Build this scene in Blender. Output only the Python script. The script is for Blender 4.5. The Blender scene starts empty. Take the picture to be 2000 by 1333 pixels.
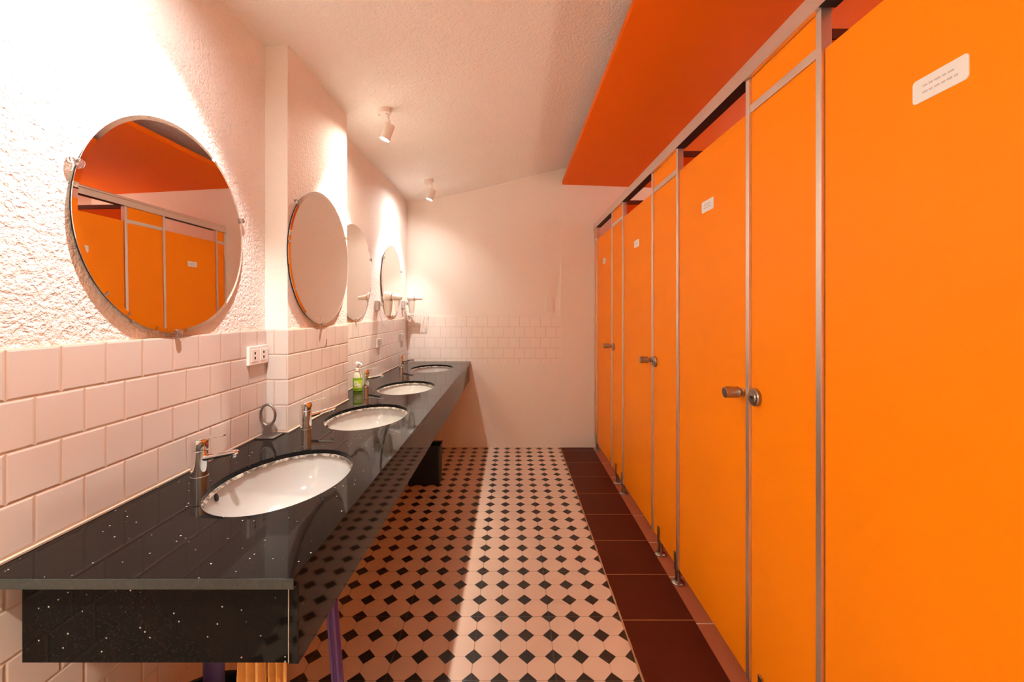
import bpy, bmesh, math, random
from mathutils import Vector, Matrix
PI = math.pi
S = bpy.context.scene
C = S.collection
random.seed(4)

# ------------------------------------------------------------------ camera, world, exposure
F_PX, VP_Y, EYE = 812.0, 607.0, 1.30
cam_d = bpy.data.cameras.new('camera')
cam_d.sensor_width = 36.0
cam_d.lens = 36.0 * F_PX / 2000.0
cam_d.shift_y = -(666.5 - VP_Y) / 2000.0
cam_d.clip_start = 0.02
cam = bpy.data.objects.new('camera', cam_d)
C.objects.link(cam)
cam.location = (0, 0, EYE)
cam.rotation_euler = (PI / 2, 0, 0)
S.camera = cam
W = bpy.data.worlds.new('world')
S.world = W
W.use_nodes = True
W.node_tree.nodes['Background'].inputs[0].default_value = (1, 0.85, 0.7, 1)
W.node_tree.nodes['Background'].inputs[1].default_value = 0.02
S.view_settings.view_transform = 'Standard'
S.view_settings.look = 'None'
S.view_settings.gamma = 1.0
S.view_settings.use_curve_mapping = False
S.view_settings.exposure = 1.0
S.cycles.max_bounces = 14
S.cycles.diffuse_bounces = 8
S.cycles.glossy_bounces = 6

# the ceiling spots: (y along the row, beam colour, beam watts, lens strength)
SPOTS = [(1.03, (1.0, 0.98, 0.95), 44, 280),
         (2.235, (1.0, 0.92, 0.76), 74, 520),
         (3.44, (1.0, 0.98, 0.92), 26, 600),
         (-0.20, (1.0, 0.95, 0.78), 115, 1700),
         (-1.40, (1.0, 0.95, 0.80), 95, 300)]  # last one is unseen, added to brighten the nearest stall door
SPOT_X = -0.69
STALL_GLOW = 14.0

# ------------------------------------------------------------------ node helpers
def nmat(name, col=(0.8, 0.8, 0.8), rough=0.5, metal=0.0, **kw):
    m = bpy.data.materials.new(name)
    m.use_nodes = True
    b = m.node_tree.nodes['Principled BSDF']
    b.inputs['Base Color'].default_value = (*col, 1)
    b.inputs['Roughness'].default_value = rough
    b.inputs['Metallic'].default_value = metal
    for k, v in kw.items():
        b.inputs[k.replace('_', ' ')].default_value = v
    return m

class NT:
    def __init__(s, m):
        s.t = m.node_tree
        s.b = s.t.nodes['Principled BSDF']
        g = s.t.nodes.new('ShaderNodeNewGeometry')
        s.pos = g.outputs['Position']
        sep = s.t.nodes.new('ShaderNodeSeparateXYZ')
        s.t.links.new(s.pos, sep.inputs[0])
        s.x, s.y, s.z = sep.outputs
    def link(s, a, b):
        s.t.links.new(a, b)
    def math(s, op, a, b=None, c=None):
        n = s.t.nodes.new('ShaderNodeMath')
        n.operation = op
        for i, v in enumerate((a, b, c)):
            if v is None:
                continue
            if isinstance(v, (int, float)):
                n.inputs[i].default_value = v
            else:
                s.link(v, n.inputs[i])
        return n.outputs[0]
    def vec(s, x, y, z=0.0):
        n = s.t.nodes.new('ShaderNodeCombineXYZ')
        for i, v in enumerate((x, y, z)):
            if isinstance(v, (int, float)):
                n.inputs[i].default_value = v
            else:
                s.link(v, n.inputs[i])
        return n.outputs[0]
    def mix(s, f, a, b):
        n = s.t.nodes.new('ShaderNodeMix')
        n.data_type = 'RGBA'
        for sock, v in ((n.inputs[0], f), (n.inputs[6], a), (n.inputs[7], b)):
            if isinstance(v, (int, float)):
                sock.default_value = v
            elif isinstance(v, tuple):
                sock.default_value = (*v, 1)
            else:
                s.link(v, sock)
        return n.outputs[2]
    def noise(s, scale, detail=2.0, rough=0.5, vec=None, dist=0.0):
        n = s.t.nodes.new('ShaderNodeTexNoise')
        n.inputs['Scale'].default_value = scale
        n.inputs['Detail'].default_value = detail
        n.inputs['Roughness'].default_value = rough
        n.inputs['Distortion'].default_value = dist
        s.link(vec if vec is not None else s.pos, n.inputs['Vector'])
        return n.outputs['Fac']
    def voro(s, scale, feature='F1', vec=None, out='Distance'):
        n = s.t.nodes.new('ShaderNodeTexVoronoi')
        n.feature = feature
        n.inputs['Scale'].default_value = scale
        s.link(vec if vec is not None else s.pos, n.inputs['Vector'])
        return n.outputs[out]
    def ramp(s, f, *stops):
        n = s.t.nodes.new('ShaderNodeValToRGB')
        e = n.color_ramp.elements
        while len(e) < len(stops):
            e.new(0.5)
        for el, (p, c) in zip(e, stops):
            el.position = p
            el.color = (c, c, c, 1) if isinstance(c, (int, float)) else (*c, 1)
        s.link(f, n.inputs[0])
        return n.outputs[0]
    def bump(s, h, dist, strength=1.0):
        n = s.t.nodes.new('ShaderNodeBump')
        n.inputs['Distance'].default_value = dist
        n.inputs['Strength'].default_value = strength
        s.link(h, n.inputs['Height'])
        s.link(n.outputs[0], s.b.inputs['Normal'])
    def color(s, c):
        s.link(c, s.b.inputs['Base Color'])
    def rough(s, c):
        s.link(c, s.b.inputs['Roughness'])

WALL = (0.86, 0.79, 0.74)
def mat_stucco(name, strength, scale=1.0, col=WALL):
    m = nmat(name, col, 0.75)
    n = NT(m)
    a = n.noise(42 * scale, 4, 0.6, dist=0.25)
    b = n.noise(95 * scale, 3, 0.6, dist=0.2)
    plate = n.ramp(a, (0.38, 0.0), (0.52, 0.75), (0.62, 1.0))
    crumb = n.ramp(b, (0.35, 0.0), (0.6, 1.0))
    fine = n.noise(260 * scale, 2, 0.5)
    h = n.math('ADD', n.math('MULTIPLY', plate, 0.45), n.math('ADD', n.math('MULTIPLY', crumb, 0.5), n.math('MULTIPLY', fine, 0.12)))
    n.bump(h, 0.006 * strength)
    return m

def mat_tile(name, col, grout, z_top, u0, pitch, line=0.0016, rough=0.16, depth=0.0012):
    m = nmat(name, col, rough)
    n = NT(m)
    br = n.t.nodes.new('ShaderNodeTexBrick')
    br.offset = 0.5
    br.inputs['Scale'].default_value = 1.0
    br.inputs['Mortar Size'].default_value = line
    br.inputs['Mortar Smooth'].default_value = 0.4
    br.inputs['Brick Width'].default_value = pitch
    br.inputs['Row Height'].default_value = 0.1
    u = n.math('SUBTRACT', n.math('ADD', n.x, n.y), u0)
    v = n.math('SUBTRACT', n.z, z_top - 2.0)
    n.link(n.vec(u, v), br.inputs['Vector'])
    n.color(n.mix(br.outputs['Fac'], n.mix(n.noise(6, 2), tuple(c * 0.97 for c in col), tuple(min(1, c * 1.03) for c in col)), grout))
    br2 = n.t.nodes.new('ShaderNodeTexBrick')
    br2.offset = 0.5
    br2.inputs['Scale'].default_value = 1.0
    br2.inputs['Mortar Size'].default_value = line * 3.5
    br2.inputs['Mortar Smooth'].default_value = 1.0
    br2.inputs['Brick Width'].default_value = pitch
    br2.inputs['Row Height'].default_value = 0.1
    n.link(n.vec(u, v), br2.inputs['Vector'])
    h = n.math('SUBTRACT', n.math('MULTIPLY', n.noise(9, 1), 0.5), br2.outputs['Fac'])
    if depth:
        n.bump(h, depth)
    n.rough(n.math('ADD', n.math('MULTIPLY', br.outputs['Fac'], 0.5), rough))
    return m

M = {}
M['stucco'] = mat_stucco('stucco_coarse', 0.6)
M['stucco_fine'] = mat_stucco('stucco_fine', 0.45, 1.3)
M['plaster'] = mat_stucco('plaster_smooth', 0.12, 1.0, (0.85, 0.79, 0.72))
M['ceil'] = mat_stucco('plaster_ceiling', 0.42, 0.9, (0.89, 0.87, 0.83))
TILE = (0.62, 0.53, 0.48)
GROUT = (0.56, 0.36, 0.24)
M['tile_left'] = mat_tile('wall_tile_left', TILE, GROUT, 1.225, 0.796 - 0.97 - 5 * 0.0985, 0.0985)
M['tile_pilaster'] = mat_tile('wall_tile_pilaster', TILE, GROUT, 1.225, 0.796 - 0.883, 0.0985)
M['tile_far'] = mat_tile('wall_tile_far', (0.87, 0.80, 0.73), (0.69, 0.56, 0.47), 1.245, 0.02, 0.1, 0.0022, 0.45, 0.0)

def mat_floor():
    m = nmat('octagon_floor', (0.8, 0.7, 0.6), 0.28)
    n = NT(m)
    def cell(c, off, pitch):
        w = n.math('DIVIDE', n.math('SUBTRACT', c, off - 0.5 * pitch), pitch)
        return n.math('ABSOLUTE', n.math('SUBTRACT', n.math('FRACT', n.math('ADD', w, 50.0)), 0.5))
    u, v = cell(n.x, 0.056, 0.1004), cell(n.y, 1.561, 0.1022)
    d = n.math('ADD', u, v)
    black = n.ramp(d, (0.325, 1.0), (0.335, 0.0))
    line = n.ramp(n.math('MINIMUM', u, v), (0.008, 1.0), (0.016, 0.0))
    U, V = cell(n.x, 0.156, 0.3012), cell(n.y, 1.7655, 0.3066)
    joint = n.ramp(n.math('MINIMUM', U, V), (0.0025, 1.0), (0.005, 0.0))
    var = n.noise(5.5, 3)
    cream = n.mix(var, (0.56, 0.425, 0.335), (0.69, 0.525, 0.42))
    c = n.mix(n.math('MULTIPLY', line, 0.55), cream, (0.34, 0.18, 0.10))
    c = n.mix(black, c, (0.013, 0.011, 0.010))
    c = n.mix(n.math('MULTIPLY', joint, 0.55), c, (0.16, 0.12, 0.09))
    n.color(c)
    n.rough(n.math('ADD', n.math('MULTIPLY', n.noise(14, 3), 0.18), 0.24))
    n.bump(n.math('SUBTRACT', 0.0, joint), 0.0006)
    return m
M['floor'] = mat_floor()

def mat_quarry(name, c0, c1, off, grout):
    m = nmat(name, c0, 0.42)
    n = NT(m)
    n.b.inputs['Specular IOR Level'].default_value = 0.12
    w = n.math('FRACT', n.math('ADD', n.math('DIVIDE', n.math('SUBTRACT', n.y, off - 0.151), 0.302), 50.0))
    j = n.ramp(n.math('ABSOLUTE', n.math('SUBTRACT', w, 0.5)), (0.006, 1.0), (0.011, 0.0))
    n.color(n.mix(j, n.mix(n.noise(7, 4), c0, c1), grout))
    n.bump(n.math('SUBTRACT', 0.0, j), 0.001)
    return m
M['quarry'] = mat_quarry('dark_red_quarry_tile', (0.065, 0.010, 0.004), (0.09, 0.015, 0.006), 1.745, (0.33, 0.13, 0.05))
M['stallfloor'] = mat_quarry('lightened_stall_tile', (0.34, 0.10, 0.045), (0.42, 0.13, 0.06), 1.725, (0.6, 0.45, 0.36))  # red tile made lighter, with the stall light put into its colour

def mat_laminate(name, col, rough=0.42):
    m = nmat(name, col, rough)
    n = NT(m)
    n.color(n.mix(n.noise(3.0, 2), tuple(c * 0.96 for c in col), tuple(min(1, c * 1.04) for c in col)))
    n.b.inputs['Specular IOR Level'].default_value = 0.12
    n.bump(n.noise(420, 2), 0.0003)
    return m
M['orange'] = mat_laminate('orange_laminate', (0.93, 0.25, 0.003))
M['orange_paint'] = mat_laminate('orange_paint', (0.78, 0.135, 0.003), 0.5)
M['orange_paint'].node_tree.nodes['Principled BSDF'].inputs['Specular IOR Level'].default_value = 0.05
M['dark_edge'] = nmat('dark_board_edge', (0.12, 0.02, 0.008), 0.6)

def mat_granite():
    m = nmat('black_granite', (0.012, 0.011, 0.010), 0.045)
    n = NT(m)
    n.b.inputs['Specular IOR Level'].default_value = 0.11
    v = n.t.nodes.new('ShaderNodeTexVoronoi')
    v.inputs['Scale'].default_value = 110
    n.link(n.pos, v.inputs['Vector'])
    near = n.ramp(v.outputs['Distance'], (0.12, 1.0), (0.2, 0.0))
    sep = n.t.nodes.new('ShaderNodeSeparateColor')
    n.link(v.outputs['Color'], sep.inputs[0])
    pick = n.ramp(sep.outputs[0], (0.915, 0.0), (0.95, 1.0))
    fleck = n.math('MULTIPLY', near, pick)
    v2 = n.t.nodes.new('ShaderNodeTexVoronoi')
    v2.inputs['Scale'].default_value = 300
    n.link(n.pos, v2.inputs['Vector'])
    sep2 = n.t.nodes.new('ShaderNodeSeparateColor')
    n.link(v2.outputs['Color'], sep2.inputs[0])
    grain = n.ramp(sep2.outputs[0], (0.8, 0.0), (1.0, 0.12))
    base = n.mix(grain, (0.006, 0.005, 0.0045), (0.05, 0.042, 0.038))
    n.color(n.mix(fleck, base, (0.55, 0.50, 0.44)))
    return m
M['granite'] = mat_granite()
def mat_sawn():
    m = nmat('sawn_granite_edge', (0.06, 0.06, 0.055), 0.55)
    n = NT(m)
    n.color(n.mix(n.noise(160, 3), (0.015, 0.017, 0.015), (0.06, 0.065, 0.058)))
    return m
M['sawn'] = mat_sawn()

def mat_brushed(name, col, rough):
    m = nmat(name, col, rough, 1.0)
    n = NT(m)
    n.rough(n.math('ADD', n.math('MULTIPLY', n.noise(60, 2), 0.12), rough - 0.06))
    return m
M['alu'] = mat_brushed('satin_aluminium', (0.78, 0.72, 0.68), 0.42)
M['steel'] = mat_brushed('brushed_steel', (0.42, 0.37, 0.32), 0.3)
M['chrome'] = nmat('chrome', (0.86, 0.86, 0.87), 0.05, 1.0)
M['mirror'] = nmat('mirror_silver', (0.90, 0.86, 0.82), 0.0, 1.0)
M['mirror_back'] = nmat('mirror_backing', (0.02, 0.016, 0.013), 0.5)
M['clip'] = nmat('clear_plastic', (0.9, 0.82, 0.78), 0.1, 0.0, Transmission_Weight=0.95, IOR=1.45)
M['ceramic'] = nmat('white_ceramic', (0.44, 0.415, 0.39), 0.08)
def mat_seal():
    m = nmat('old_sealant', (0.7, 0.6, 0.48), 0.6)
    n = NT(m)
    f = n.ramp(n.noise(38, 5, 0.75), (0.44, 0.0), (0.56, 1.0))
    n.color(n.mix(f, (0.44, 0.37, 0.30), (0.09, 0.06, 0.04)))
    n.bump(n.noise(120, 3), 0.002)
    return m
M['seal'] = mat_seal()
M['grout'] = nmat('cream_sealant', (0.48, 0.37, 0.29), 0.6)
M['hole'] = nmat('dark_hole', (0.004, 0.004, 0.004), 0.7)
M['white_plastic'] = nmat('white_plastic', (0.82, 0.77, 0.72), 0.3)
M['grey_plastic'] = nmat('grey_plastic', (0.50, 0.43, 0.40), 0.4)
M['cream_plastic'] = nmat('cream_plastic', (0.82, 0.76, 0.66), 0.35)
M['lamp_paint'] = nmat('white_lamp_paint', (0.80, 0.74, 0.68), 0.4)
M['dark_metal'] = mat_brushed('dull_grey_metal', (0.30, 0.26, 0.24), 0.42)
M['black_rubber'] = nmat('black_rubber', (0.012, 0.011, 0.011), 0.6)
M['navy'] = nmat('dark_navy_plastic', (0.010, 0.016, 0.022), 0.4)
M['purple'] = nmat('purple_plastic', (0.085, 0.026, 0.17), 0.35)
M['purple_dark'] = nmat('deep_purple_plastic', (0.04, 0.014, 0.075), 0.4)
M['bucket'] = nmat('black_bucket_plastic', (0.010, 0.009, 0.010), 0.35)
M['label'] = nmat('white_label', (0.82, 0.84, 0.86), 0.35)
M['ink'] = nmat('grey_ink', (0.55, 0.48, 0.50), 0.5)
M['bottle_green'] = nmat('green_soap_bottle', (0.22, 0.48, 0.02), 0.18)
M['label_yellow'] = nmat('yellow_flower_label', (0.55, 0.68, 0.06), 0.35)
M['soap_clear'] = nmat('frosted_clear_plastic', (0.86, 0.84, 0.68), 0.25, 0.0, Transmission_Weight=0.4)
def mat_cloth():
    m = nmat('yellow_orange_cloth', (0.75, 0.36, 0.10), 0.9)
    n = NT(m)
    n.color(n.mix(n.noise(30, 3), (0.62, 0.33, 0.08), (0.82, 0.44, 0.14)))
    n.bump(n.noise(500, 2), 0.001)
    return m
M['cloth'] = mat_cloth()
def mat_emit(name, col, st):
    m = nmat(name, (0.9, 0.9, 0.9), 0.3)
    b = m.node_tree.nodes['Principled BSDF']
    b.inputs['Emission Color'].default_value = (*col, 1)
    b.inputs['Emission Strength'].default_value = st
    return m

# ------------------------------------------------------------------ mesh helpers
def tmp_into(bm, t):
    me = bpy.data.meshes.new('t')
    t.to_mesh(me)
    bm.from_mesh(me)
    bpy.data.meshes.remove(me)
    t.free()

def box(bm, x0, x1, y0, y1, z0, z1, bev=0.0, seg=2):
    t = bmesh.new()
    bmesh.ops.create_cube(t, size=1.0)
    for v in t.verts:
        v.co = Vector(((x0 + x1) / 2 + v.co.x * (x1 - x0), (y0 + y1) / 2 + v.co.y * (y1 - y0), (z0 + z1) / 2 + v.co.z * (z1 - z0)))
    if bev > 0:
        bmesh.ops.bevel(t, geom=t.edges[:], offset=bev, segments=seg, affect='EDGES', profile=0.5)
    tmp_into(bm, t)

def frame_of(d):
    d = Vector(d).normalized()
    a = Vector((0, 0, 1)) if abs(d.z) < 0.9 else Vector((1, 0, 0))
    u = d.cross(a).normalized()
    return u, d.cross(u).normalized(), d

def rings(bm, secs, cap0=True, cap1=True):
    """secs: a list of rings of points, skinned together"""
    R = [[bm.verts.new(p) for p in ring] for ring in secs]
    n = len(R[0])
    for a, b in zip(R, R[1:]):
        for i in range(n):
            bm.faces.new((a[i], a[(i + 1) % n], b[(i + 1) % n], b[i]))
    if cap0:
        bm.faces.new(R[0][::-1])
    if cap1:
        bm.faces.new(R[-1])

def revolve(bm, o, d, prof, n=32, su=1.0, sv=1.0, cap0=True, cap1=True, uv=None):
    """prof: (distance along d, radius) pairs"""
    o = Vector(o)
    u, v, d = frame_of(d)
    if uv:
        u, v = Vector(uv[0]), Vector(uv[1])
    secs = []
    for h, r in prof:
        r = max(r, 1e-5)
        secs.append([o + d * h + u * (r * su * math.cos(2 * PI * i / n)) + v * (r * sv * math.sin(2 * PI * i / n)) for i in range(n)])
    rings(bm, secs, cap0, cap1)

def cyl(bm, p0, p1, r0, r1=None, n=24, bev=0.0):
    p0, p1 = Vector(p0), Vector(p1)
    r1 = r0 if r1 is None else r1
    L = (p1 - p0).length
    prof = [(0, r0), (L, r1)] if not bev else [(0, r0 - bev), (bev * 0.3, r0 - bev * 0.3), (bev, r0), (L - bev, r1), (L - bev * 0.3, r1 - bev * 0.3), (L, r1 - bev)]
    revolve(bm, p0, p1 - p0, prof, n)

def tube(bm, pts, r, n=12, flat=1.0, closed=False):
    pts = [Vector(p) for p in pts]
    rr = r if isinstance(r, (list, tuple)) else [r] * len(pts)
    u0 = None
    secs = []
    for i, p in enumerate(pts):
        a = pts[i - 1] if (i > 0 or closed) else p
        b = pts[(i + 1) % len(pts)] if (i < len(pts) - 1 or closed) else p
        d = (b - a).normalized()
        if u0 is None:
            u, v, _ = frame_of(d)
        else:
            u = (u0 - d * u0.dot(d)).normalized()
            v = d.cross(u)
        u0 = u
        secs.append([p + u * (rr[i] * math.cos(2 * PI * k / n)) + v * (rr[i] * flat * math.sin(2 * PI * k / n)) for k in range(n)])
    if closed:
        R = [[bm.verts.new(q) for q in s] for s in secs]
        for i in range(len(R)):
            a, b = R[i], R[(i + 1) % len(R)]
            for k in range(n):
                bm.faces.new((a[k], a[(k + 1) % n], b[(k + 1) % n], b[k]))
    else:
        rings(bm, secs)

def link_mesh(name, bm, mat, parent=None, smooth=True, loc=(0, 0, 0), angle=35):
    bmesh.ops.recalc_face_normals(bm, faces=bm.faces[:])
    me = bpy.data.meshes.new(name)
    if smooth:
        for f in bm.faces:
            f.smooth = True
        ca = math.cos(math.radians(angle))
        for e in bm.edges:
            if len(e.link_faces) == 2 and e.link_faces[0].normal.dot(e.link_faces[1].normal) < ca:
                e.smooth = False
    bm.to_mesh(me)
    bm.free()
    for m in (mat if isinstance(mat, list) else [mat]):
        me.materials.append(m)
    o = bpy.data.objects.new(name, me)
    o.location = loc
    C.objects.link(o)
    wn = o.modifiers.new('weighted_normals', 'WEIGHTED_NORMAL')
    wn.keep_sharp = True
    if parent:
        o.parent = parent
    return o

def part(name, parent, mat, fn, *a, label=None, sharp=35, **k):
    bm = bmesh.new()
    fn(bm, *a, **k)
    o = link_mesh(name, bm, mat, parent, angle=sharp)
    if label:
        o['label'] = label
    return o

def thing(name, label, cat, loc=(0, 0, 0), rz=0.0, group=None):
    o = bpy.data.objects.new(name, None)
    o.empty_display_size = 0.05
    C.objects.link(o)
    o.location = loc
    o.rotation_euler = (0, 0, rz)
    tag(o, label, cat, group)
    return o

def tag(o, label, cat, group=None):
    o['label'] = label
    o['category'] = cat
    if group:
        o['group'] = group
    return o

def struct(name, mat, fn, *a, label=None, **k):
    bm = bmesh.new()
    fn(bm, *a, **k)
    o = link_mesh(name, bm, mat)
    o['kind'] = 'structure'
    if label:
        o['label'] = label
    return o

def kids(o):
    return [c for c in bpy.data.objects if c.parent == o]

def copy_tree(o, loc=None, rz=None, label=None, parent=None):
    ch = kids(o)
    c = o.copy()
    C.objects.link(c)
    if parent:
        c.parent = parent
    if loc is not None:
        c.location = loc
    if rz is not None:
        c.rotation_euler = (c.rotation_euler[0], c.rotation_euler[1], rz)
    if label:
        c['label'] = label
    for k in ch:
        copy_tree(k, parent=c)
    return c

# ------------------------------------------------------------------ the room
FAR, BACK = 3.95, -2.40
XL, XP, XR = -0.97, -0.883, -0.99          # tile faces: near wall, pilaster, recess
PY0, PY1 = 1.641, 2.24
RIGHT = 2.05
DADO = 1.225

struct('floor', M['floor'], box, -1.25, 0.46, BACK, FAR, -0.05, 0.0, label='floor of cream octagon tiles with small black diamonds')
struct('floor', M['quarry'], box, 0.46, 0.765, BACK, FAR, -0.05, 0.0, label='strip of dark red quarry tiles in front of the stalls')
struct('floor', M['stallfloor'], box, 0.765, RIGHT, BACK, FAR, -0.05, 0.0, label='tiled floor inside the stalls, stall light put into its paler colour')
def edge_line(bm):
    r = random.Random(3)
    y = BACK
    while y < FAR - 0.02:
        y2 = min(FAR, y + 0.05)
        w = 0.0022 + r.random() * 0.0022
        box(bm, 0.46 - w, 0.46 + w, y, y2, -0.001, 0.0012 + 0.001 * r.random())
        y = y2
struct('trim_1', nmat('floor_joint_mortar', (0.40, 0.22, 0.11), 0.9), edge_line, label='uneven mortar joint between octagon tiles and red tiles')

struct('wall_left', M['stucco'], box, -1.25, XL - 0.008, BACK, PY0 + 0.007, 0.0, 2.75, label='white wall with coarse stucco above the near basin')
struct('wall_left', M['tile_left'], box, XL - 0.008, XL, BACK, PY0, 0.0, DADO, 0.0015, label='white square tiles on the near left wall')
def pilaster(bm):
    box(bm, -1.25, XP - 0.006, PY0 + 0.006, PY1 - 0.002, 0.0, 2.75)
o = struct('wall_pilaster', [M['stucco_fine'], M['plaster']], pilaster, label='plastered pilaster jutting from the left wall')
for p in o.data.polygons:
    if p.normal.y < -0.5:
        p.material_index = 1
def pil_tiles(bm):
    box(bm, XL, XP, PY0, PY0 + 0.006, 0.0, DADO, 0.0012)
    box(bm, XP - 0.006, XP, PY0 + 0.006, PY1, 0.0, DADO, 0.0012)
struct('wall_pilaster', M['tile_pilaster'], pil_tiles, label='white square tiles around the pilaster')
struct('wall_recess', M['stucco_fine'], box, -1.25, XR - 0.008, PY1 - 0.002, FAR, 0.0, 2.75, label='plastered left wall beyond the pilaster')
struct('wall_recess', M['tile_left'], box, XR - 0.008, XR, PY1, FAR, 0.0, DADO, 0.0015, label='white square tiles on the wall beyond the pilaster')

struct('wall_far', M['plaster'], box, -1.25, 0.462, FAR + 0.006, FAR + 0.2, 1.245, 2.85, label='pale plastered far wall')
struct('wall_far', M['tile_far'], box, XR, 0.462, FAR, FAR + 0.2, 0.80, 1.245, 0.001, label='band of white square tiles along the far wall')
struct('wall_far', M['plaster'], box, -1.25, 0.462, FAR, FAR + 0.2, 0.0, 0.80, label='plain lower part of the far wall')
struct('wall_far', M['plaster'], box, 0.462, RIGHT + 0.2, FAR - 0.004, FAR + 0.2, 0.0, 2.85, label='far wall beside and behind the stalls')
struct('wall_back', M['plaster'], box, -1.25, RIGHT + 0.2, BACK - 0.2, BACK, 0.0, 2.85)
struct('wall_right', M['plaster'], box, RIGHT, RIGHT + 0.2, BACK, FAR, 0.0, 2.85)

struct('wall_right', M['plaster'], box, 0.785, RIGHT, BACK, 0.136, 0.0, 2.42, label='wall closing the row of stalls behind the viewer')

CEIL = [(-1.25, 2.330), (-0.99, 2.345), (-0.86, 2.357), (-0.69, 2.378), (-0.52, 2.412), (-0.345, 2.45), (-0.12, 2.505), (0.097, 2.562), (0.30, 2.61), (0.48, 2.65), (1.2, 2.70), (RIGHT + 0.2, 2.70)]
def ceiling(bm):
    R = []
    for y in (BACK - 0.2, FAR + 0.2):
        R.append([bm.verts.new((x, y, z)) for x, z in CEIL] + [bm.verts.new((x, y, 2.95)) for x in (RIGHT + 0.2, -1.25)])
    n = len(R[0])
    for i in range(n):
        bm.faces.new((R[0][i], R[0][(i + 1) % n], R[1][(i + 1) % n], R[1][i]))
    bm.faces.new(R[0])
    bm.faces.new(R[1][::-1])
struct('ceiling', M['ceil'], ceiling, label='gently rising off white plaster ceiling')
def ceil_z(x):
    for (a, za), (b, zb) in zip(CEIL, CEIL[1:]):
        if a <= x <= b:
            return za + (zb - za) * (x - a) / (b - a)
def soffit(bm):
    x0, x1 = 0.477, RIGHT
    za, zb = 2.497, 2.44
    pts = [(x0, za), (x1, zb), (x1, zb + 0.034), (x0, za + 0.034)]
    R = [[bm.verts.new((x, y, z)) for x, z in pts] for y in (BACK, FAR - 0.004)]
    for i in range(4):
        bm.faces.new((R[0][i], R[0][(i + 1) % 4], R[1][(i + 1) % 4], R[1][i]))
    bm.faces.new(R[0])
    bm.faces.new(R[1][::-1])
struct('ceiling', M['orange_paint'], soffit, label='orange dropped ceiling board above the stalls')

# ------------------------------------------------------------------ ceiling spots
T_TILT = math.radians(20)
AX = Vector((-math.sin(T_TILT), 0.0, -math.cos(T_TILT)))
spot_labels = ['white ceiling spotlight nearest the mirror on the coarse stucco wall',
               'larger looking of the two white ceiling spotlights in view, over the pilaster end',
               'white ceiling spotlight near the far wall, its lens glowing',
               'white ceiling spotlight just behind the viewer', 'unseen white ceiling spotlight added farther behind the viewer for brightness']
for i, (y, col, watts, lens) in enumerate(SPOTS):
    t = thing('ceiling_spotlight', spot_labels[i], 'spotlight', (SPOT_X, y, ceil_z(SPOT_X)), 0, 'ceiling spotlights over the washbasins')
    # the canopy lies against the sloping ceiling
    slope = Vector((-0.19, 0, 1)).normalized()
    part('canopy', t, M['lamp_paint'], revolve, Vector((0.0, 0, 0.0)) - slope * 0.026, slope, [(0, 0.030), (0.002, 0.035), (0.006, 0.037), (0.030, 0.037)], 36)
    for a in (-0.02, 0.016):
        part('screw', t, M['steel'], cyl, (a, -0.012, -0.0285 + a * 0.19), (a, -0.012, -0.024 + a * 0.19), 0.0032, n=10)
    head0 = Vector((0.035, 0.0, -0.075))
    def stem(bm):
        tube(bm, [(0.024, 0, -0.024), (0.026, 0, -0.045), (0.03, 0, -0.062), head0 + AX * 0.006], 0.0055, 10)
        revolve(bm, (0.023, 0, -0.034), (0, 0, 1), [(0, 0.008), (0.014, 0.008)], 14)
    part('stem', t, M['lamp_paint'], stem)
    h = part('lamp_head', t, M['lamp_paint'], revolve, head0, AX,
             [(0, 0.020), (0.002, 0.0255), (0.005, 0.0275), (0.088, 0.0275), (0.088, 0.0245), (0.078, 0.0235), (0.076, 0.004)], 36)
    part('lens', h, mat_emit('lamp_lens_glow', col, lens), revolve, head0 + AX * 0.0775, AX, [(0, 0.0228), (0.003, 0.022), (0.0045, 0.012)], 28)
    ld = bpy.data.lights.new('spot_beam', 'SPOT')
    ld.energy = watts
    ld.color = col
    ld.spot_size = math.radians(86)
    ld.spot_blend = 0.6
    ld.shadow_soft_size = 0.018
    lo = bpy.data.objects.new('spot_beam', ld)
    C.objects.link(lo)
    lo.parent = t
    lo.location = head0 + AX * 0.092
    lo.rotation_euler = AX.to_track_quat('-Z', 'Y').to_euler()

# round glowing lamps on the rear wall of the stalls
for y, l in ((0.76, 'round lamp inside the nearest stall'), (1.67, 'round lamp inside the second stall'), (2.61, 'round lamp inside the third stall'), (3.52, 'round lamp inside the farthest stall')):
    t = thing('stall_lamp', l, 'lamp', (RIGHT, y, 2.05), 0, 'round lamps on the rear wall of the stalls')
    part('lamp_base', t, M['lamp_paint'], revolve, (-0.0005, 0, 0), (-1, 0, 0), [(0, 0.06), (0.02, 0.06), (0.026, 0.045)], 28)
    part('globe', t, mat_emit('globe_glow', (1.0, 0.90, 0.74), STALL_GLOW), revolve, (-0.0268, 0, 0), (-1, 0, 0), [(0, 0.04), (0.02, 0.062), (0.05, 0.07), (0.08, 0.062), (0.104, 0.038), (0.114, 0.008)], 28)

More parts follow.
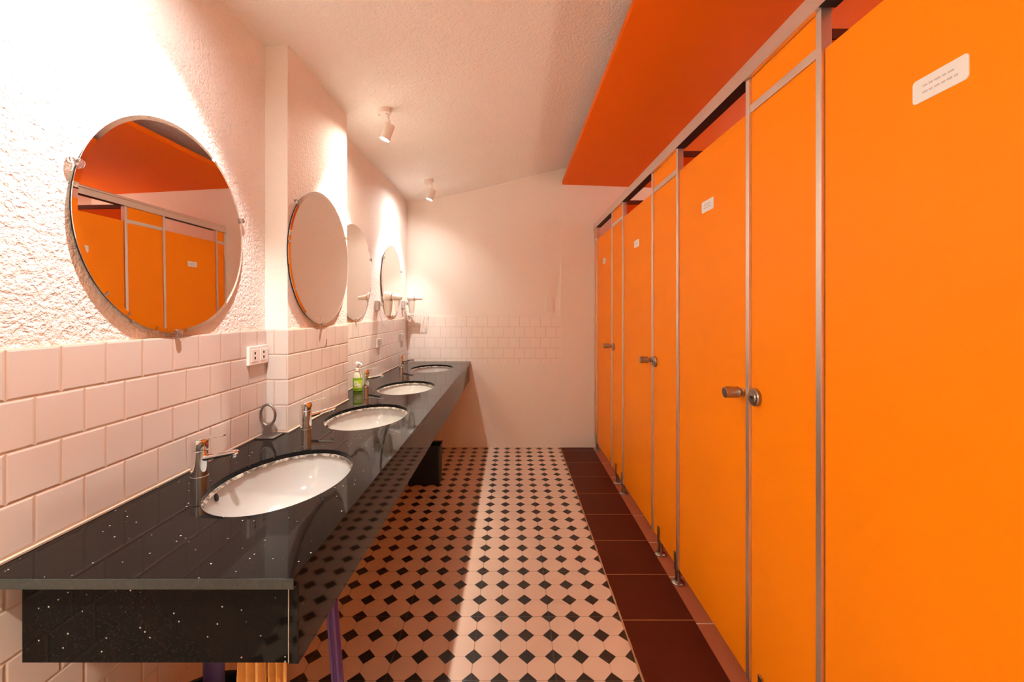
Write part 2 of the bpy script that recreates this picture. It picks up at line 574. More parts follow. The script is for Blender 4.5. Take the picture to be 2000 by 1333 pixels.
# ------------------------------------------------------------------ counter
ZC = 0.818
CX, CY0, CY1 = -0.394, 0.748, FAR
BASINS = [(-0.657, 1.207), (-0.660, 1.906), (-0.664, 2.612), (-0.668, 3.478)]
BA, BB = 0.174, 0.237                      # half width in x, half length in y
def counter_mesh():
    cu = bpy.data.curves.new('c', 'CURVE')
    cu.dimensions = '2D'
    cu.fill_mode = 'BOTH'
    cu.extrude = 0.0085
    cu.bevel_depth = 0.0015
    cu.bevel_resolution = 1
    def spline(pts):
        s = cu.splines.new('POLY')
        s.points.add(len(pts) - 1)
        for p, q in zip(s.points, pts):
            p.co = (q[0], q[1], 0, 1)
        s.use_cyclic_u = True
    g = 0.002
    spline([(XL + g, CY0), (CX, CY0), (CX, CY1 - g), (XR + g, CY1 - g), (XR + g, PY1 + g), (XP + g, PY1 + g), (XP + g, PY0 - g), (XL + g, PY0 - g)])
    for cx, cy in BASINS:
        spline([(cx + BA * math.cos(2 * PI * k / 80), cy + BB * math.sin(2 * PI * k / 80)) for k in range(80)])
    ob = bpy.data.objects.new('c', cu)
    C.objects.link(ob)
    me = bpy.data.meshes.new_from_object(ob.evaluated_get(bpy.context.evaluated_depsgraph_get()))
    bpy.data.objects.remove(ob)
    return me
ct = thing('washbasin_counter', 'long black speckled granite counter along the left wall', 'counter', (-0.68, CY0, ZC))
me = counter_mesh()
me.name = 'countertop'
top = bpy.data.objects.new('countertop', me)
C.objects.link(top)
top.parent = ct
top.location = Vector((0, 0, ZC - 0.01)) - ct.location
me.materials.clear()
me.materials.append(M['granite'])
me.materials.append(M['sawn'])
for p in me.polygons:
    p.use_smooth = False
    if p.normal.y < -0.6 and p.center.y < CY0 + 0.003:
        p.material_index = 1
L0 = Vector(ct.location)
def wbox(root):
    r = Vector(root.location)
    def f(bm, x0, x1, y0, y1, z0, z1, bev=0.0):
        box(bm, x0 - r.x, x1 - r.x, y0 - r.y, y1 - r.y, z0 - r.z, z1 - r.z, bev)
    return f
AX0 = -0.402
part('apron', ct, M['granite'], wbox(ct), AX0 - 0.018, AX0, 0.783, FAR - 0.006, 0.634, 0.798, 0.0008)
part('end_panel', ct, M['granite'], wbox(ct), -0.923, AX0 - 0.0185, 0.783, 0.801, 0.636, 0.798, 0.0008)
def joint(bm):
    b = wbox(ct)
    b(bm, AX0 - 0.0192, AX0 - 0.0178, 0.7822, 0.7835, 0.636, 0.797)
part('joint_line', ct, M['grout'], joint)
def silicone(bm):
    z = ZC
    for x0, x1, y0, y1 in ((XL, XL + 0.006, CY0, PY0 - 0.001), (XL, XP + 0.006, PY0 - 0.007, PY0 - 0.001), (XP, XP + 0.006, PY0 - 0.001, PY1 + 0.002), (XR, XR + 0.006, PY1 + 0.002, FAR - 0.002)):
        box(bm, x0 + 0.0003, x1, y0, y1, z + 0.0002, z + 0.006, 0.001)
struct('trim_2', M['grout'], silicone, label='cream sealant line along the back of the counter')

# ------------------------------------------------------------------ basins
def bowl(bm):
    prof = [(1.03, -0.0205), (1.0, -0.022), (0.985, -0.030), (0.965, -0.05), (0.92, -0.078), (0.84, -0.105), (0.70, -0.128), (0.50, -0.143), (0.28, -0.150), (0.11, -0.152)]
    n = 72
    secs = [[Vector((BA * r * math.cos(2 * PI * k / n), BB * r * math.sin(2 * PI * k / n), z)) for k in range(n)] for r, z in prof]
    outer = [[Vector(((BA * r + 0.012) * math.cos(2 * PI * k / n), (BB * r + 0.012) * math.sin(2 * PI * k / n), z - 0.012)) for k in range(n)] for r, z in prof[1:][::-1]]
    first = [[Vector(((BA * 1.03 + 0.012) * math.cos(2 * PI * k / n), (BB * 1.03 + 0.012) * math.sin(2 * PI * k / n), z)) for k in range(n)] for z in (-0.032, -0.0205)]
    rings(bm, outer + first + secs, True, True)
def sealant(bm):
    n = 96
    r = random.Random(9)
    secs = []
    for du, z in ((0.0, -0.0195), (0.0005, -0.014), (0.004, -0.0155), (0.0075, -0.0215), (0.004, -0.0225)):
        ring = []
        for k in range(n):
            j = 1 + 0.5 * math.sin(k * 1.7) * 0.3
            ring.append(Vector(((BA - 0.0004 - du * j) * math.cos(2 * PI * k / n), (BB - 0.0004 - du * j) * math.sin(2 * PI * k / n), z)))
        secs.append(ring)
    R = [[bm.verts.new(p) for p in s] for s in secs]
    for i in range(len(R)):
        a, b = R[i], R[(i + 1) % len(R)]
        for k in range(n):
            bm.faces.new((a[k], a[(k + 1) % n], b[(k + 1) % n], b[k]))
def overflow(bm):
    a = math.radians(193)
    r, z = 0.975, -0.038
    p = Vector((BA * r * math.cos(a), BB * r * math.sin(a), z))
    nrm = Vector((-math.cos(a) / BA, -math.sin(a) / BB, 0)).normalized()
    nrm = (nrm + Vector((0, 0, 0.30))).normalized()
    revolve(bm, p - nrm * 0.006, nrm, [(0, 0.0095), (0.0085, 0.0095)], 20, 0.85, 1.15)
def drain(bm):
    revolve(bm, (0, 0, -0.1515), (0, 0, 1), [(0, 0.024), (0.003, 0.023), (0.004, 0.016), (0.007, 0.014), (0.008, 0.004)], 28)
blab = ['white oval washbasin nearest the viewer, worn sealant round its rim', 'white oval washbasin in front of the pilaster',
        'white oval washbasin beside the green soap bottle', 'white oval washbasin nearest the far wall']
b0 = thing('washbasin', blab[0], 'washbasin', (*BASINS[0], ZC), 0, 'oval washbasins set in the black counter')
part('bowl', b0, M['ceramic'], bowl)
part('sealant_ring', b0, M['seal'], sealant, label='stained cream sealant')
part('overflow_hole', b0, M['hole'], overflow)
part('drain', b0, M['chrome'], drain)
for (x, y), l in zip(BASINS[1:], blab[1:]):
    copy_tree(b0, (x, y, ZC), label=l)

# ------------------------------------------------------------------ taps
def tap_body(bm):
    revolve(bm, (0, 0, 0), (0, 0, 1), [(0, 0.0225), (0.003, 0.0225), (0.004, 0.0215), (0.076, 0.0210), (0.078, 0.0195)], 36)
def tap_spout(bm):
    tube(bm, [(0.008, 0, 0.054), (0.03, 0, 0.0575), (0.065, 0, 0.064), (0.095, 0, 0.0695), (0.108, 0, 0.0715), (0.113, 0, 0.072)], [0.014, 0.0125, 0.0115, 0.011, 0.0095, 0.004], 18, 0.72)
    cyl(bm, (0.098, 0, 0.068), (0.0985, 0, 0.0565), 0.0085, 0.008, 16, 0.001)
def tap_handle(bm):
    revolve(bm, (0, 0, 0.0795), (0, 0, 1), [(0, 0.0195), (0.001, 0.0215), (0.026, 0.0222), (0.029, 0.0205), (0.030, 0.010)], 36)
def tap_lever(bm):
    secs = []
    for x, w, z, h in ((-0.021, 0.010, 0.106, 0.003), (-0.012, 0.017, 0.108, 0.004), (0.01, 0.017, 0.111, 0.004), (0.04, 0.0125, 0.1155, 0.003), (0.066, 0.009, 0.119, 0.0024), (0.073, 0.006, 0.120, 0.0018)):
        secs.append([Vector((x, w * math.cos(a), z + h * math.sin(a))) for a in [2 * PI * k / 14 for k in range(14)]])
    rings(bm, secs)
def tap_dot(bm):
    revolve(bm, (0.0207, 0, 0.094), (1, 0, 0), [(0, 0.004), (0.0016, 0.0035)], 14)
tlab = ['chrome mixer tap behind the nearest basin', 'chrome mixer tap turned aside, standing against the pilaster',
        'chrome mixer tap beside the green soap bottle', 'chrome mixer tap nearest the far wall']
t0 = thing('mixer_tap', tlab[0], 'tap', (-0.907, 1.207, ZC), 0, 'chrome mixer taps along the counter')
part('body', t0, M['chrome'], tap_body)
part('spout', t0, M['chrome'], tap_spout)
hd = part('handle', t0, M['chrome'], tap_handle)
part('lever', hd, M['chrome'], tap_lever)
part('temperature_mark', hd, nmat('red_mark', (0.5, 0.06, 0.04), 0.3), tap_dot)
copy_tree(t0, (-0.836, 1.687, ZC), math.radians(38), tlab[1])
copy_tree(t0, (-0.925, 2.627, ZC), math.radians(2), tlab[2])
copy_tree(t0, (-0.935, 3.517, ZC), math.radians(-2), tlab[3])

# ------------------------------------------------------------------ mirrors
def mirror_thing(label, x, y, z, ry, rz_, clips, tilt=0.0):
    t = thing('round_mirror', label, 'mirror', (x, y, z), 0, 'round frameless mirrors over the basins')
    t.rotation_euler = (0, tilt, 0)
    def disc(bm, prof):
        revolve(bm, (0, 0, 0), (1, 0, 0), prof, 128, ry, rz_, uv=((0, 1, 0), (0, 0, 1)))
    part('glass', t, M['mirror'], disc, [(0.0085, 0.996), (0.0092, 1.0), (0.0108, 1.0), (0.0128, 0.966), (0.0130, 0.963), (0.0130, 0.001)], sharp=3)
    part('backing', t, M['mirror_back'], disc, [(0.0010, 0.985), (0.0083, 0.985), (0.0083, 0.9)])
    for a in clips:
        a = math.radians(a)
        py, pz = ry * math.cos(a), rz_ * math.sin(a)
        d = Vector((0, math.cos(a), math.sin(a)))
        def clip(bm):
            p = Vector((0.0, py, pz))
            revolve(bm, p + d * 0.009 + Vector((0.001, 0, 0)), (1, 0, 0), [(0, 0.0085), (0.010, 0.0085), (0.014, 0.0065), (0.0155, 0.003)], 18)
            e = Vector((0, -d.z, d.y))
            c = p - d * 0.001 + Vector((0.0150, 0, 0))
            R = []
            for s in (-0.009, -0.004, 0.004, 0.009):
                w = 0.007 if abs(s) > 0.006 else 0.010
                R.append([c + e * s + d * w + Vector((-0.0015, 0, 0)), c + e * s - d * w * 0.8 + Vector((-0.001, 0, 0)), c + e * s - d * w * 0.8 + Vector((0.0025, 0, 0)), c + e * s + d * w + Vector((0.0035, 0, 0))])
            rings(bm, R)
        cl = part('clip', t, M['clip'], clip, label='clear plastic clip')
        def scr(bm):
            p = Vector((0.0160, py, pz)) + d * 0.009
            revolve(bm, p, (1, 0, 0), [(0, 0.0042), (0.002, 0.004), (0.0032, 0.002)], 12)
        part('screw', cl, M['steel'], scr)
    return t
mirror_thing('large looking round mirror reflecting the orange stall doors, on the coarse stucco wall', XL - 0.008, 1.203, 1.536, 0.290, 0.3005, (162, 16, -90), math.radians(-0.45))
mirror_thing('round mirror hung on the pilaster', XP - 0.006, 1.931, 1.539, 0.298, 0.302, (138, 28, -90))
mirror_thing('round mirror partly hidden behind the pilaster mirror', XR - 0.008, 2.62, 1.540, 0.300, 0.300, (140, 22, -88))
mirror_thing('small looking round mirror nearest the far wall', XR - 0.008, 3.435, 1.543, 0.286, 0.293, (145, 20, -90))

# ------------------------------------------------------------------ stalls
DX = 0.785                                  # outer face of doors and panels
TH = 0.014
DOOR_TOP, DOOR_BOT = 1.957, 0.08
RAIL0, RAIL1 = 2.063, 2.124
def sign_plate(bm, x, yc, z):
    t = bmesh.new()
    w, h, r = 0.0500, 0.0225, 0.007
    pts = []
    for cy, cz, a0 in ((w - r, h - r, 0), (-w + r, h - r, 90), (-w + r, -h + r, 180), (w - r, -h + r, 270)):
        for k in range(5):
            a = math.radians(a0 + 22.5 * k)
            pts.append((yc + cy + r * math.cos(a), z + cz + r * math.sin(a)))
    rings(bm, [[Vector((x, a, b)) for a, b in pts], [Vector((x - 0.0016, a, b)) for a, b in pts]])
def sign_ink(bm, x, yc, z):
    r = random.Random(7)
    for dz in (0.006, -0.006):
        y = yc + 0.030
        while y > yc - 0.028:
            w = 0.006 + r.random() * 0.008
            box(bm, x - 0.0021, x - 0.0015, y - w, y, z + dz - 0.0016, z + dz + 0.0016)
            y -= w + 0.003
def make_door(y0, y1, label):
    yc = (y0 + y1) / 2
    t = thing('stall_door', label, 'door', (DX, yc, DOOR_BOT), 0, 'orange doors of the toilet stalls')
    h = (y1 - y0) / 2
    part('door_panel', t, M['orange'], box, 0.0, TH, -h, h, 0, DOOR_TOP - DOOR_BOT, 0.0015)
    def knob(bm):
        z = 1.022 - DOOR_BOT
        y = -h + 0.027
        revolve(bm, (0, y, z), (-1, 0, 0), [(0, 0.015), (0.004, 0.0155), (0.006, 0.0125), (0.014, 0.0125), (0.016, 0.0175), (0.0175, 0.0188), (0.060, 0.0188), (0.0625, 0.0175), (0.064, 0.013)], 32)
    part('knob', t, M['steel'], knob, label='brushed steel cylinder knob')
    sg = part('number_plate', t, M['label'], sign_plate, 0, 0, 1.722 - DOOR_BOT, label='small white plate with two grey lines')
    sg.name = 'sign_plate'
    part('lettering', sg, M['ink'], sign_ink, 0, 0, 1.722 - DOOR_BOT)
    return t
def make_panel(y0, y1, label, lock=True, feet=(), posts=(True, True)):
    t = thing('stall_partition', label, 'stall panel', (DX, (y0 + y1) / 2, 0), 0, 'narrow orange panels between the stall doors')
    h = (y1 - y0) / 2
    b = 0.0105
    part('lower_board', t, M['orange'], box, 0, TH, -h + b, h - b, 0.08, 1.9475, 0.001)
    part('upper_board', t, M['orange'], box, 0, TH, -h + b, h - b, 1.9745, RAIL0 - 0.0012, 0.001)
    part('cross_bar', t, M['alu'], box, -0.004, TH + 0.004, -h + b, h - b, 1.948, 1.974, 0.001)
    for s, on in ((-1, posts[0]), (1, posts[1])):
        if on:
            part('post', t, M['alu'], box, -0.008, TH + 0.006, s * h - 0.010, s * h + 0.010, 0.08, RAIL0 - 0.0012, 0.002)
    if lock:
        def lockb(bm):
            revolve(bm, (0, -0.0 + h - 0.030, 1.0215), (-1, 0, 0), [(0, 0.0285), (0.010, 0.0285), (0.0125, 0.0265), (0.0135, 0.017), (0.016, 0.015), (0.017, 0.006)], 32)
        lk = part('lock', t, M['steel'], lockb, label='round brushed steel lock')
        def slot(bm):
            box(bm, -0.0185, -0.0165, h - 0.036, h - 0.024, 1.018, 1.025, 0.0006)
        part('indicator', lk, M['hole'], slot)
    for fy in feet:
        ly = fy - (y0 + y1) / 2
        def foot(bm):
            revolve(bm, (TH / 2, ly, 0.0), (0, 0, 1), [(0.0, 0.030), (0.005, 0.030), (0.009, 0.026), (0.012, 0.013), (0.075, 0.0115), (0.0795, 0.0115)], 28)
            box(bm, -0.009, -0.0005, ly - 0.010, ly + 0.010, 0.060, 0.150, 0.003)
            box(bm, TH + 0.0005, TH + 0.009, ly - 0.010, ly + 0.010, 0.060, 0.150, 0.003)
        part('foot', t, M['steel'], foot)
    return t
g = 0.0125
# fixed panels: near edge, far edge
make_panel(0.150, 0.471, 'orange stall panel behind the viewer beside the nearest door', True, (0.17, 0.42))
make_panel(1.055, 1.374, 'narrow orange panel just beyond the nearest stall door', False, (1.085, 1.306))
make_panel(1.961, 2.310, 'narrow orange panel between the second and third stall doors', False, (1.985, 2.215))
make_panel(2.924, 3.244, 'narrow orange panel between the third and the farthest stall doors', False, (2.95, 3.125))
make_panel(3.822, 3.934, 'sliver of orange panel against the far wall', False, (3.868,))
make_door(0.471 + g, 1.055 - g, 'nearest orange stall door, cut by the right edge, sign large')
make_door(1.374 + g, 1.961 - g, 'second nearest orange stall door, shown with its large steel knob')
make_door(2.310 + g, 2.924 - g, 'third nearest orange stall door, between the second and the farthest')
make_door(3.244 + g, 3.822 - g, 'farthest orange stall door, beside the far wall')
# the round locks sit on the panel next to each knob
for o in [o for o in bpy.data.objects if o.name.startswith('stall_partition')]:
    y = o.location.y
    h = {1.2145: 0.1595, 2.1355: 0.1745, 3.084: 0.16}.get(round(y, 4))
    if h:
        def lockb(bm):
            revolve(bm, (0, h - 0.040, 1.0215), (-1, 0, 0), [(0, 0.0285), (0.010, 0.0285), (0.0125, 0.0265), (0.0135, 0.017), (0.016, 0.015), (0.017, 0.006)], 32)
        lk = part('lock', o, M['steel'], lockb, label='round brushed steel lock')
        def slot(bm):
            box(bm, -0.0185, -0.0165, h - 0.046, h - 0.034, 1.018, 1.025, 0.0006)
        part('indicator', lk, M['hole'], slot)

rl = thing('top_rail', 'long aluminium rail running along the top of the stall fronts', 'rail', (DX, 0.137, RAIL0))
def rail_bar(bm):
    L = FAR - 0.006 - 0.137
    prof = [(-0.016, 0.0), (-0.016, 0.040), (-0.010, 0.046), (-0.010, 0.058), (-0.006, 0.062), (0.024, 0.062), (0.030, 0.056), (0.030, 0.0)]
    rings(bm, [[Vector((x, 0.002, z)) for x, z in prof], [Vector((x, L, z)) for x, z in prof]])
part('rail_profile', rl, M['alu'], rail_bar)
for a, b in ((0.481, 1.045), (1.384, 1.951), (2.320, 2.914), (3.254, 3.812)):
    part('dark_underside', rl, M['black_rubber'], box, -0.0155, 0.0295, a - 0.137, b - 0.137, -0.0008, -0.0001, label='black strip put in for the dark underside of the rail')  # added black strip stands in for the rail's dark open channel

dl = ['orange divider wall inside the stalls behind the panel beyond the nearest door', 'orange divider wall inside the stalls behind the panel of the second door', 'orange divider wall inside the stalls before the farthest door']
for y, l in zip((1.215, 2.135, 3.085), dl):
    t = thing('stall_divider', l, 'divider', (0.80, y, 0), 0, 'orange divider walls inside the stalls')
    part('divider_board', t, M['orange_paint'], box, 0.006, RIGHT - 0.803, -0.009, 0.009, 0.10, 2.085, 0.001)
    part('divider_rail', t, M['dark_edge'], box, 0.006, RIGHT - 0.803, -0.016, 0.016, 2.0855, 2.115, 0.002)
    for x in (0.12, 1.1):
        part('divider_foot', t, M['steel'], revolve, (x, 0, 0), (0, 0, 1), [(0, 0.028), (0.005, 0.028), (0.007, 0.012), (0.0995, 0.012)], 20)

# ------------------------------------------------------------------ sockets and switch
t = thing('wall_socket', 'white double power socket on the tiles between first mirror and pilaster', 'socket', (XL, 1.574, 1.132))
part('plate', t, M['white_plastic'], box, 0.0005, 0.013, -0.058, 0.058, -0.035, 0.035, 0.003)
for s in (-1, 1):
    oo = part('outlet', t, M['white_plastic'], box, 0.0125, 0.0145, s * 0.027 - 0.020, s * 0.027 + 0.020, -0.023, 0.023, 0.001)
    for z in (-0.009, 0.009):
        part('socket_hole', oo, M['hole'], box, 0.0143, 0.0149, s * 0.027 - 0.004, s * 0.027 + 0.004, z - 0.0045, z + 0.0045)
t = thing('light_switch', 'pale light switch plate on the far wall', 'switch', (0.357, FAR + 0.006, 1.362))
part('plate', t, M['white_plastic'], box, -0.036, 0.036, -0.010, -0.0005, -0.062, 0.062, 0.003)
for k in (-1, 0, 1):
    part('rocker', t, M['white_plastic'], box, -0.017, 0.017, -0.0135, -0.0095, k * 0.030 - 0.010, k * 0.030 + 0.010, 0.001)
for (y, l) in ((3.07, 'greyish power socket on the tiles below the nearer hair dryer'), (3.72, 'greyish power socket on the tiles below the hair dryer in the corner')):
    t = thing('dryer_socket', l, 'socket', (XR, y, 1.06), 0, 'greyish sockets under the hair dryers')
    part('plate', t, M['grey_plastic'], box, 0.0005, 0.014, -0.05, 0.05, -0.032, 0.032, 0.003)
    for yy in (-0.022, 0.022):
        for z in (-0.008, 0.008):
            part('socket_hole', t, M['hole'], box, 0.0138, 0.0146, yy - 0.0035, yy + 0.0035, z - 0.0035, z + 0.0035)

# ------------------------------------------------------------------ hair dryers on the wall
def hair_dryer(y, z, label, turn):
    t = thing('hair_dryer', label, 'hair dryer', (XR - 0.008, y, z), 0, 'wall mounted hair dryers by the far mirror')
    hb = part('wall_bracket', t, M['grey_plastic'], box, 0.0008, 0.026, -0.075, -0.030, -0.075, -0.005, 0.004, label='greyish wall box')
    def cup(bm):
        secs = []
        for r, zz in ((0.020, -0.115), (0.027, -0.07), (0.033, -0.012), (0.035, -0.005), (0.031, -0.006), (0.025, -0.068), (0.017, -0.111)):
            secs.append([Vector((0.075 + r * math.cos(a), r * math.sin(a), zz)) for a in [2 * PI * k / 28 for k in range(28)]])
        rings(bm, secs)
        box(bm, 0.0015, 0.042, -0.012, 0.012, -0.045, -0.02, 0.002)
        box(bm, 0.0008, 0.006, -0.025, 0.025, -0.07, 0.0, 0.002)
    part('holder', t, M['cream_plastic'], cup)
    def barrel(bm):
        revolve(bm, (0.038, 0, 0.026), (1, 0, -0.08), [(0, 0.014), (0.003, 0.028), (0.012, 0.038), (0.028, 0.042), (0.046, 0.039), (0.060, 0.031), (0.064, 0.0285)], 32)
    br = part('barrel', t, M['white_plastic'], barrel)
    def nozzle(bm):
        revolve(bm, (0.102, 0, 0.021), (1, 0, -0.08), [(0, 0.025), (0.012, 0.022), (0.030, 0.017), (0.07, 0.0135), (0.074, 0.011), (0.06, 0.009)], 28, 1.0, 1.0)
    part('nozzle', br, M['cream_plastic'], nozzle)
    def collar(bm):
        revolve(bm, (0.0945, 0, 0.0215), (1, 0, -0.08), [(0, 0.0285), (0.010, 0.0285), (0.011, 0.025)], 28)
    part('collar', br, nmat('brown_band', (0.24, 0.11, 0.05), 0.4), collar, label='brown band')
    def handle(bm):
        tube(bm, [(0.072, 0, 0.004), (0.074, 0, -0.02), (0.075, 0, -0.06), (0.075, 0, -0.10)], [0.016, 0.015, 0.0135, 0.011], 16)
    part('handle', br, M['white_plastic'], handle)
    def cord(bm):
        pts = []
        for k in range(70):
            s = k / 69
            x = 0.075 - 0.045 * s + 0.008 * math.cos(k * 1.3)
            yy = 0.012 * math.sin(PI * s) - 0.050 * s * s + 0.008 * math.sin(k * 1.3)
            zz = -0.112 - 0.10 * math.sin(PI * s) ** 0.8 + 0.035 * s
            pts.append((x, yy, zz))
        tube(bm, pts, 0.0022, 6)
    part('cord', t, M['cream_plastic'], cord)
    return t
hair_dryer(3.10, 1.378, 'white hair dryer in a wall holder, overlapping the far mirror', 0)
hair_dryer(3.82, 1.395, 'white hair dryer in a wall holder in the far left corner', 0)

t = thing('wire_shelf', 'small wire shelf on the far wall in the left corner', 'shelf', (-0.885, FAR, 1.252))
def shelf(bm):
    tube(bm, [(-0.095, -0.002, 0), (-0.095, -0.075, 0), (0.095, -0.075, 0), (0.095, -0.002, 0)], 0.0028, 8)
    for k in range(7):
        x = -0.08 + k * 0.0267
        tube(bm, [(x, -0.002, 0), (x, -0.075, 0)], 0.0016, 6)
part('rack', t, M['alu'], shelf)
def curl(bm, x):
    tube(bm, [(x, -0.075, 0.0)] + [(x + 0.018 * math.sin(a), -0.075, 0.022 - 0.020 * math.cos(a) ) for a in [k * 0.45 for k in range(1, 12)]], 0.0018, 6)
for x in (0.075, -0.05):
    part('hook', t, M['alu'], curl, x)

# ------------------------------------------------------------------ things on the counter
t = thing('soap_bottle', 'green pump bottle of hand soap standing by the pilaster end', 'soap bottle', (-0.925, 2.49, ZC))
def ov(bm, prof, n=32, su=1.0, sv=0.7):
    revolve(bm, (0, 0, 0), (0, 0, 1), prof, n, su, sv, uv=((1, 0, 0), (0, 1, 0)))
part('bottle', t, M['bottle_green'], ov, [(0.0005, 0.024), (0.004, 0.0275), (0.06, 0.0280), (0.080, 0.0270)])
part('shoulder', t, M['soap_clear'], ov, [(0.0803, 0.0268), (0.098, 0.024), (0.112, 0.016), (0.116, 0.011), (0.121, 0.011)], label='clear upper part')
def lab(bm):
    n = 18
    secs = []
    o_ = [(0.0286 * math.cos(a), 0.0286 * 0.7 * math.sin(a)) for a in [math.radians(-125 + 110 * k / n) for k in range(n + 1)]]
    i_ = [(0.0280 * math.cos(a), 0.0280 * 0.7 * math.sin(a)) for a in [math.radians(-125 + 110 * k / n) for k in range(n + 1)]]
    ring = o_ + i_[::-1]
    c = 0.042
    rings(bm, [[Vector((x, y, 0.018)) for x, y in ring], [Vector((x, y, 0.066)) for x, y in ring]])
lb = part('bottle_label', t, M['label_yellow'], lab, label='yellow and white flower label')
def petals(bm):
    for cx_, cz_, rr in ((math.radians(-95), 0.046, 0.010), (math.radians(-60), 0.034, 0.008)):
        for k in range(6):
            a = 2 * PI * k / 6
            ang = cx_ + rr * math.cos(a) / 0.028
            p = Vector((0.0288 * math.cos(ang), 0.0288 * 0.7 * math.sin(ang), cz_ + rr * math.sin(a)))
            nn = Vector((math.cos(ang), math.sin(ang) / 0.7, 0)).normalized()
            revolve(bm, p - nn * 0.0004, nn, [(0, rr * 0.5), (0.0009, rr * 0.45)], 10)
part('flower_print', lb, M['label'], petals)
part('pump_collar', t, M['white_plastic'], ov, [(0.1215, 0.0125), (0.134, 0.0125), (0.137, 0.006), (0.158, 0.005)], 24, 1.0, 1.0)
def pump(bm):
    revolve(bm, (0, 0, 0.156), (0, 0, 1), [(0, 0.0095), (0.003, 0.012), (0.014, 0.012), (0.018, 0.009)], 22)
    tube(bm, [(0, 0, 0.166), (0.018, -0.012, 0.166), (0.030, -0.020, 0.163), (0.033, -0.022, 0.158)], [0.006, 0.005, 0.004, 0.0032], 12)
part('pump_head', t, M['white_plastic'], pump)

t = thing('ring_stand', 'grey metal ring on a flat plate against the near side of the pilaster', 'metal stand', (-0.932, 1.597, ZC))
def plate(bm):
    box(bm, -0.030, 0.040, -0.045, 0.034, 0.0003, 0.0055, 0.0012)
part('base_plate', t, M['dark_metal'], plate)
def ring(bm):
    pts = [(-0.008 + 0.028 * math.cos(a), 0.004, 0.079 + 0.040 * math.sin(a)) for a in [2 * PI * k / 48 for k in range(48)]]
    tube(bm, pts, 0.0048, 10, 1.0, True)
part('ring', t, M['dark_metal'], ring)
def neck(bm):
    secs = []
    for z, w in ((0.0055, 0.021), (0.014, 0.018), (0.026, 0.0145), (0.036, 0.016), (0.042, 0.020)):
        secs.append([Vector((-0.008 + w * c, 0.004 + 0.0042 * s, z)) for c, s in ((-1, -1), (1, -1), (1, 1), (-1, 1))])
    rings(bm, secs)
part('neck', t, M['dark_metal'], neck)

t = thing('bent_wire', 'short dark bent wire sticking out of a pilaster tile joint', 'wire', (XP, 1.968, 1.142))
part('wire', t, M['black_rubber'], lambda bm: tube(bm, [(-0.0, 0, -0.012), (0.004, 0.001, -0.004), (0.006, -0.003, 0.006), (0.005, 0.002, 0.015), (0.004, 0.003, 0.022)], 0.0015, 6))

# ------------------------------------------------------------------ things under the counter
t = thing('waste_bin', 'slim dark navy bin on the floor under the far end of the counter', 'bin', (-0.66, 3.155, 0))
def bin_body(bm):
    def ringz(z, w, d, th=0.0):
        r = 0.012
        pts = []
        for cx_, cy_, a0 in ((w - r, d - r, 0), (-w + r, d - r, 90), (-w + r, -d + r, 180), (w - r, -d + r, 270)):
            for k in range(4):
                a = math.radians(a0 + 30 * k)
                pts.append(Vector((cx_ + r * math.cos(a), cy_ + r * math.sin(a), z)))
        return pts
    rings(bm, [ringz(0.0, 0.118, 0.056), ringz(0.285, 0.122, 0.060), ringz(0.285, 0.118, 0.056), ringz(0.012, 0.112, 0.05)])
part('bin_body', t, M['navy'], bin_body)
def bin_lip(bm):
    w, d, z = 0.1235, 0.0615, 0.289
    tube(bm, [(w, d, z), (w, -d, z), (-w, -d, z), (-w, d, z)], 0.0038, 8, 1.0, True)
part('bin_rim', t, nmat('navy_rim', (0.03, 0.05, 0.06), 0.3), bin_lip)

t = thing('black_bucket', 'black round bucket under the near end of the counter', 'bucket', (-0.765, 1.00, 0))
def bucket(bm):
    revolve(bm, (0, 0, 0), (0, 0, 1), [(0, 0.105), (0.26, 0.140), (0.297, 0.143), (0.300, 0.148), (0.307, 0.148), (0.307, 0.139), (0.26, 0.135), (0.008, 0.10)], 48)
part('bucket_body', t, M['bucket'], bucket)
for s in (-1, 1):
    part('handle_ear', t, M['bucket'], cyl, (s * 0.1445, 0, 0.283), (s * 0.156, 0, 0.283), 0.010, n=14)

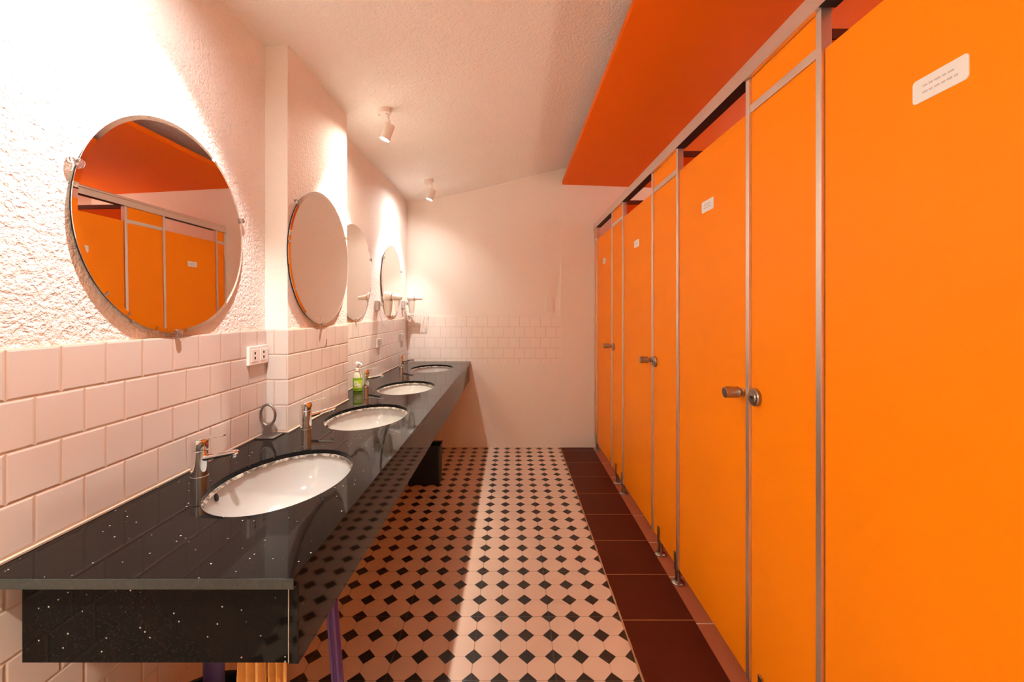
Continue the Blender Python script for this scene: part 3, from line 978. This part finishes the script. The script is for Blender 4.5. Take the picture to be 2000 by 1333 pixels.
t = thing('purple_pole', 'ridged purple plastic pole leaning under the counter front', 'pole', (-0.412, 1.02, 0))
def ridged(bm, a, b, r, ribs=8):
    a, b = Vector(a), Vector(b)
    u, v, d = frame_of(b - a)
    n = 64
    secs = []
    for k in range(2):
        p = a.lerp(b, k)
        secs.append([p + (u * math.cos(2 * PI * i / n) + v * math.sin(2 * PI * i / n)) * (r * (1 + 0.10 * math.cos(ribs * 2 * PI * i / n))) for i in range(n)])
    rings(bm, secs)
part('pole', t, M['purple'], ridged, (0.012, 0, 0.03), (-0.045, 0.0, 0.775), 0.0135)
def pole_foot(bm):
    revolve(bm, (0.013, 0, 0.0), (0, 0, 1), [(0, 0.024), (0.004, 0.026), (0.026, 0.022), (0.034, 0.016)], 24)
part('pole_foot', t, M['black_rubber'], pole_foot)

t = thing('brush_handle', 'dark purple plastic handle standing in the black bucket', 'brush', (-0.742, 1.035, 0.0095))
def hndl(bm):
    secs = []
    for z, w, dd in ((0.0, 0.03, 0.02), (0.05, 0.03, 0.02), (0.30, 0.026, 0.012), (0.58, 0.026, 0.010), (0.60, 0.020, 0.008)):
        secs.append([Vector((w * math.cos(a), dd * math.sin(a), z)) for a in [2 * PI * k / 20 for k in range(20)]])
    rings(bm, secs)
part('handle', t, M['purple_dark'], hndl)

def cloth(bm, w, seed, z0, z1):
    r = random.Random(seed)
    n, mm = 36, 12
    ph = r.random() * 6
    front, back = [], []
    for j in range(mm + 1):
        z = z1 + (z0 - z1) * j / mm
        fr, bk = [], []
        for i in range(n + 1):
            s = i / n - 0.5
            amp = 0.003 + 0.006 * j / mm
            y = amp * math.sin(s * 17 + ph) + amp * 0.5 * math.sin(s * 31 + ph * 2)
            zz = z - (0.006 * math.sin(s * 9 + ph) if j == mm else 0)
            x = s * w * (0.82 + 0.18 * j / mm)
            fr.append(Vector((x, y, zz)))
            bk.append(Vector((x, y + 0.003, zz)))
        front.append(fr + bk[::-1])
    rings(bm, front)
for x, w, z0, l, sd in ((-0.522, 0.052, 0.50, 'yellow cleaning cloth hanging under the counter end beside the black bucket', 2), (-0.469, 0.044, 0.505, 'orange cleaning cloth hanging under the counter end, nearer the purple pole', 5)):
    t = thing('cleaning_cloth', l, 'cloth', (x, 0.830, 0.0), 0, 'cleaning cloths hanging under the counter')
    part('cloth', t, M['cloth'], cloth, w, sd, z0, 0.70)
    def hk(bm):
        tube(bm, [(0, -0.0285, 0.716), (0, -0.010, 0.716), (0, 0.004, 0.708), (0, 0.006, 0.694)], 0.0022, 8)
    part('hook', t, M['steel'], hk)
